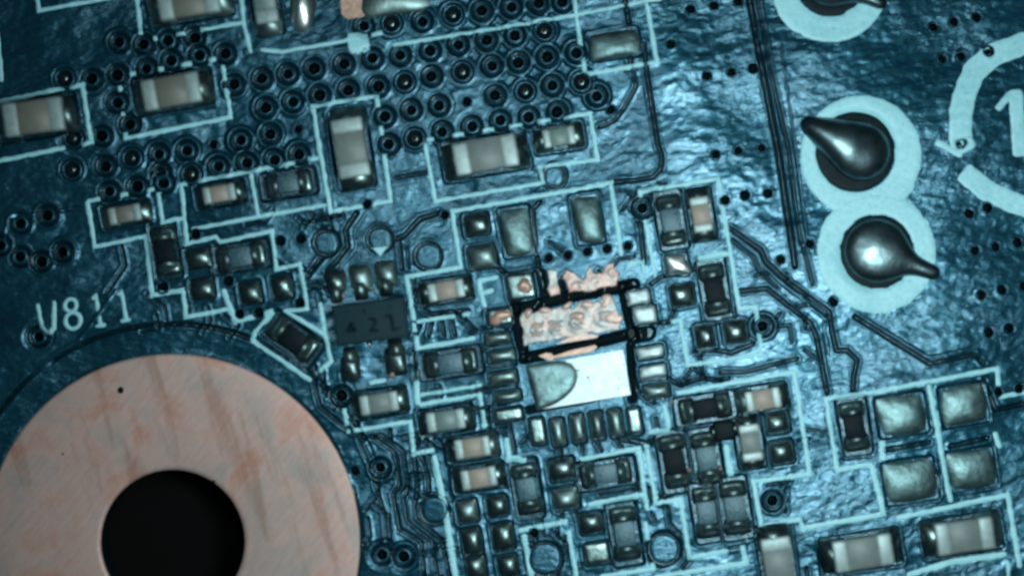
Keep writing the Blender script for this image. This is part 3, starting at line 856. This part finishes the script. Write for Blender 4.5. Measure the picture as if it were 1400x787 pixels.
# scrape marks: small curled ridges on the copper
for cx, cy, n in ((735,450,4),(760,449,3),(788,440,4),(826,435,3),(703,390,0)):
    for k in range(n):
        yy = cy - 8 + k*5.5 + random.uniform(-1, 1); hw = random.uniform(6, 11)
        pts = [(cx-hw+random.uniform(-2,2), yy+2), (cx-hw*.4, yy-1.5), (cx+hw*.3, yy+0.5), (cx+hw, yy-2.5)]
        stroke('scrape_ridge', pts, 3.4, 'pinkcu' if k % 2 else 'cutin', 2.0, 1.1, 0.6, 0.3, zflat=2.2)
for cx, cy, lx, ly in ((722,428,16,9),(745,424,17,9),(775,418,15,9),(803,416,18,13),(829,411,22,15),(838,434,26,18),(790,432,20,14)):
    bpart('copper_bump', pillow_mesh(lx, ly, 1.6, 1.7, 'pinkcu', 2.3, 2.2, 0.8, 5, 20, 0.4, int(cx)), None, cx, cy, 0, random.uniform(0, 1))
bpart('copper_lump', pillow_mesh(24, 19, 4.5, -0.5, 'wire', 2.2, 2, 0.8, 6, 20, 0.5, 5), None, 717, 391, 0, 0.6)
bpart('copper_lump', pillow_mesh(28, 19, 4.0, -0.5, 'wire', 2.2, 2, 0.8, 6, 20, 0.5, 9), None, 684, 433, 0, 0.3)
# solder left on one end of the tinned pad
def blob(name, outline, peak, h, z0, mat, rings=8, p=2.0, q=0.8):
    n = len(outline); vs = [W(peak[0], peak[1], z0+h)]; fs = []
    for k in range(1, rings+1):
        t = k/rings
        for (x, y) in outline:
            vs.append(W(peak[0]+(x-peak[0])*t, peak[1]+(y-peak[1])*t, z0 + h*max(0, 1-t**p)**q - (1.0 if k == rings else 0)))
    for j in range(n): fs.append((0, 1+j, 1+(j+1) % n))
    for k in range(rings-1):
        for j in range(n):
            j2 = (j+1) % n; a0 = 1+k*n; b0 = a0+n
            fs.append((a0+j, b0+j, b0+j2, a0+j2))
    me = mesh(name, vs, fs)
    if me.polygons[0].normal.z < 0: me.flip_normals()
    return bpart(name, me, M[mat])
def smooth_loop(pts, it=2):
    for _ in range(it):
        out = []
        for (a, b) in zip(pts, pts[1:]+pts[:1]):
            out += [(a[0]*.75+b[0]*.25, a[1]*.75+b[1]*.25), (a[0]*.25+b[0]*.75, a[1]*.25+b[1]*.75)]
        pts = out
    return pts
blob('solder_blob', smooth_loop(c7([(338,178),(350,172),(500,140),(690,126),(762,225),(745,320),(690,400),(560,492),(440,524),(426,528),(384,360)]), 1), (752, 524), 2.8, 2.5, 'solder_dull', 8, 4.0, 0.9)
blob('solder_blob', smooth_loop([(404,-30),(424,-30),(432,0),(430,30),(420,46),(404,46),(396,30),(396,0)]), (412, 5), 13, -1, 'solder_shiny')
slab('exposed_copper', [(462,-30),(520,-30),(500,22),(476,27),(467,20)], -3, 4.5, 'wire')
blob('solder_blob', smooth_loop([(492,25),(488,8),(500,-30),(585,-30),(592,5),(580,16),(560,20),(530,22),(510,28)]), (532, 0), 9, -1, 'solder')
# fine specks of solder and flux
spk = [(1000,684),(996,700),(1001,712),(980,622),(985,640),(536,512),(505,470),(942,642),(918,548),(905,545),(1020,736),(470,404),(512,396)]
for i, (x, y) in enumerate(spk):
    r = random.uniform(4, 8)
    bpart('solder_speck', pillow_mesh(r, r*1.2, r*0.7, -0.5, 'solder_shiny' if i % 3 == 0 else 'wire', 2.2, 2, 0.8, 4, 12, 0.4, i % 4), None, x, y)
for i in range(14):
    x, y = 770 + random.uniform(0, 85), 500 + random.uniform(-8, 45)
    if y > 545 - (x-770)*0.16: continue
    r = random.uniform(1.2, 2.8)
    bpart('pit', pillow_mesh(round(r*1.3, 1), round(r, 1), 0.3, 0, 'hole', 2, 2, 0.8, 2, 10), None, x, y, 2.05)

# soldered pins inside the silkscreen eyelets: a dome drawn out into a bent lead
def drawn_dome(name, c, R, tip, tipw, Hd, tiph, mat, cone=False):
    cx, cy = c; dx, dy = tip[0]-cx, tip[1]-cy
    L = math.hypot(dx, dy); ux, uy = dx/L, dy/L; vx, vy = -uy, ux
    ns, na = 44, 20
    vs, fs = [], []
    prof = []
    for i in range(ns+1):
        f = i/ns
        s = -R + (L+R)*(1-math.cos(f*pi))/2
        wd = math.sqrt(max(0, R*R - s*s)) if s < R else 0
        hd = Hd*math.sqrt(max(0, 1-(s/R)**2)) if s < R else 0
        if s > 0:
            e = math.sqrt(max(0, 1-max(0, (s-L+tipw)/tipw)**2)) if s > L-tipw else 1
            k = min(1, s/L)
            wt = (R*0.62*(1-k)**2 + tipw*(1-(1-k)**2))*e
            ht = (Hd*0.95*(1-k)**1.5 + tiph*(1-(1-k)**1.5))*e
            g = min(1, s/(0.75*R)); g = g*g*(3-2*g); wt *= g; ht *= g
            wd = (wd**4 + wt**4)**0.25; hd = (hd**4 + ht**4)**0.25
        if cone:                                  # hull of the dome and the blunt tip
            D = L-tipw; sb = (R-tipw)/D; cb = math.sqrt(1-sb*sb); s1, s2 = R*sb, D+tipw*sb
            if s <= s1: wd = math.sqrt(max(0, R*R-s*s))
            elif s < s2: wd = R*cb + (tipw-R)*cb*(s-s1)/(s2-s1)
            else: wd = math.sqrt(max(0, tipw**2-(s-D)**2))
            kk = max(0, min(1, s/D)); hd = wd*(Hd/R*(1-kk) + tiph/tipw*kk)
        prof.append([s, wd, hd])
    prof = np.array(prof)
    for _ in range(10):
        prof[3:-3, 1:] = 0.25*prof[2:-4, 1:] + 0.5*prof[3:-3, 1:] + 0.25*prof[4:-2, 1:]
    for s, wd, hd in prof:
        for j in range(na+1):
            a = pi*j/na
            o = wd*cos(a)
            vs.append(W(cx+ux*s+vx*o, cy+uy*s+vy*o, hd*sin(a)**0.9 - 1.5))
    for i in range(ns):
        for j in range(na):
            fs.append((i*(na+1)+j, (i+1)*(na+1)+j, (i+1)*(na+1)+j+1, i*(na+1)+j+1))
    me = mesh(name, vs, fs)
    if sum(p.normal.z for p in me.polygons) < 0: me.flip_normals()
    return bpart(name, me, M[mat])
def bed(c, R):
    bpart('solder_collar', pillow_mesh(2*R, 2*R, 1.4, -1.0, 'collar', 2, 8, 0.7, 6, 48), None, *c)
bed((1169,207), 55); drawn_dome('solder_joint', (1176,207), 42, (1095,166), 12, 24, 16, 'pin', True)
bed((1199,344), 51); drawn_dome('solder_joint', (1199,343), 46, (1285,376), 11, 20, 11, 'pin')
bed((1135,-27), 49); drawn_dome('solder_joint', (1135,-28), 40, (1212,8), 10, 24, 12, 'pin')

# ------------------------------------------------------------------ components
def part(name, me, parent, x=0.0, y=0.0, z=0.0, rz=0.0):
    o = link(name, me, parent); o.location = (x*S, y*S, z*S)
    if rz: o.rotation_euler = (0, 0, rz)
    return o
def build(kind, x, y, L, Wd, ang, body, label):
    big = L > 70
    root = bpy.data.objects.new('ceramic_capacitor' if kind == 'cap' else 'chip_resistor', None); COL.objects.link(root)
    root.location = W(x, y, -2.6); root.rotation_euler = (radians(random.uniform(-1.2, 1.2)), radians(random.uniform(-1, 1)), radians(ang + random.uniform(-1.6, 1.6)))
    z0 = 0.6
    if kind == 'cap':
        tag(root, label, 'capacitor', 'capacitors soldered on the board')
        h = Wd*0.72
        tl = L*0.235
        part('body', box_mesh(L-2*tl+1.0, Wd-1.6, h-0.9, 0.5, z0, body, 1), root)
        for s in (-1, 1):
            part('terminal', box_mesh(tl, Wd, h, 2.0, z0, 'terminal', 3), root, s*(L/2-tl/2))
            ext = 15 if big else 11
            part('solder_fillet', pillow_mesh(tl+ext+6, Wd+8, h*random.choice((0.45, 0.55, 0.62)), 0, random.choice(('solder_dark', 'solder_dark', 'solder')), 4.2, 2.0, 1.0, 8, 32, random.choice((0.05, 0.12, 0.2)), random.randint(0, 4)), root, s*(L/2-tl/2+ext/2))
    else:
        tag(root, label, 'resistor', 'resistors soldered on the board')
        h = Wd*0.40
        tl = L*0.30
        part('body', box_mesh(L*0.52, Wd-3, h-1.0, 1.0, z0, body, 2), root)
        for s in (-1, 1):
            part('terminal', pillow_mesh(tl, Wd, h+2.5, 0, 'solder', 4.2, 2.0, 0.75, 8, 32, 0.12, s+1, (-s*2, 0)), root, s*(L/2-tl/2+1))
            part('solder_fillet', pillow_mesh(tl+6, Wd+7, h*0.5, 0, 'solder_dark', 4, 3, 0.8, 6, 32), root, s*(L/2-tl/2+3))
    return root
for c in COMPS: build(*c)

# the five-leg chip
chip = bpy.data.objects.new('integrated_circuit', None); COL.objects.link(chip)
chip.location = W(507, 439, -1.5)
chip.rotation_euler = (0, 0, radians(7.5))
tag(chip, 'small black plastic chip with five solder-covered legs and faint top marking', 'chip')
part('package', box_mesh(101, 56, 30, 2.0, 1.5, 'chip', 3, 0.965), chip)
def chip_part(name, x, y, lx, ly, h, mat, lump=0.1, seed=0, z=0.0, p=2.0):
    dx, dy = x-507, -(y-439); a = radians(-7.5)
    return part(name, pillow_mesh(lx, ly, h, 0, mat, 5, p, 0.9, 8, 28, lump, seed), chip, dx*cos(a)-dy*sin(a), dx*sin(a)+dy*cos(a), z)
for i, (x, y) in enumerate(((459,385),(493,380),(527,374),(479,503),(541,493))):
    top = y < 439
    lg = chip_part('leg', x, y + (16 if top else -16), 20, 30, 13, 'solder', 0.1, i)
    chip_part('solder_joint', x, y, 31, 40, 9, 'solder' if i in (1, 2) else 'solder_dark', 0.15, i+2)
def mark(pts, w=3.2):
    out = []
    for x, y in pts:
        dx, dy = (x-507), -(y-439); a = radians(-7.5)
        out.append(((dx*cos(a)-dy*sin(a)) + 700, 393.5 - (dx*sin(a)+dy*cos(a))))
    stroke('marking', out, w, 'mark', 2.0, 0.12, 0, 0.25, zflat=31.5, parent=chip)
d2 = lambda L: [(430+x/5.79, 340+y/5.79) for x, y in L]
mark(d2([(555,535),(612,526),(628,635),(690,622)]))
mark(d2([(430,560),(465,545),(490,565),(485,595),(445,650),(515,640)]))
mark(d2([(330,585),(290,590),(285,615),(325,620),(330,645),(285,650),(255,635)]))
mark(d2([(395,492),(412,488)]), 6.5)
mark(d2([(596,458),(612,454)]), 5.5)

# small black block between the resistors
blk = bpy.data.objects.new('diode', None); COL.objects.link(blk)
blk.location = W(990, 588, -2.0); blk.rotation_euler = (0, 0, radians(A))
tag(blk, 'tiny black rounded block between the upright grey capacitor and a black resistor', 'diode')
part('body', box_mesh(30, 28, 11, 5, 0.5, 'rblack', 3), blk)
for s in (-1, 1): part('terminal', pillow_mesh(10, 22, 9, 0, 'solder_dark', 3.5, 2, 0.8, 6, 24), blk, s*15)
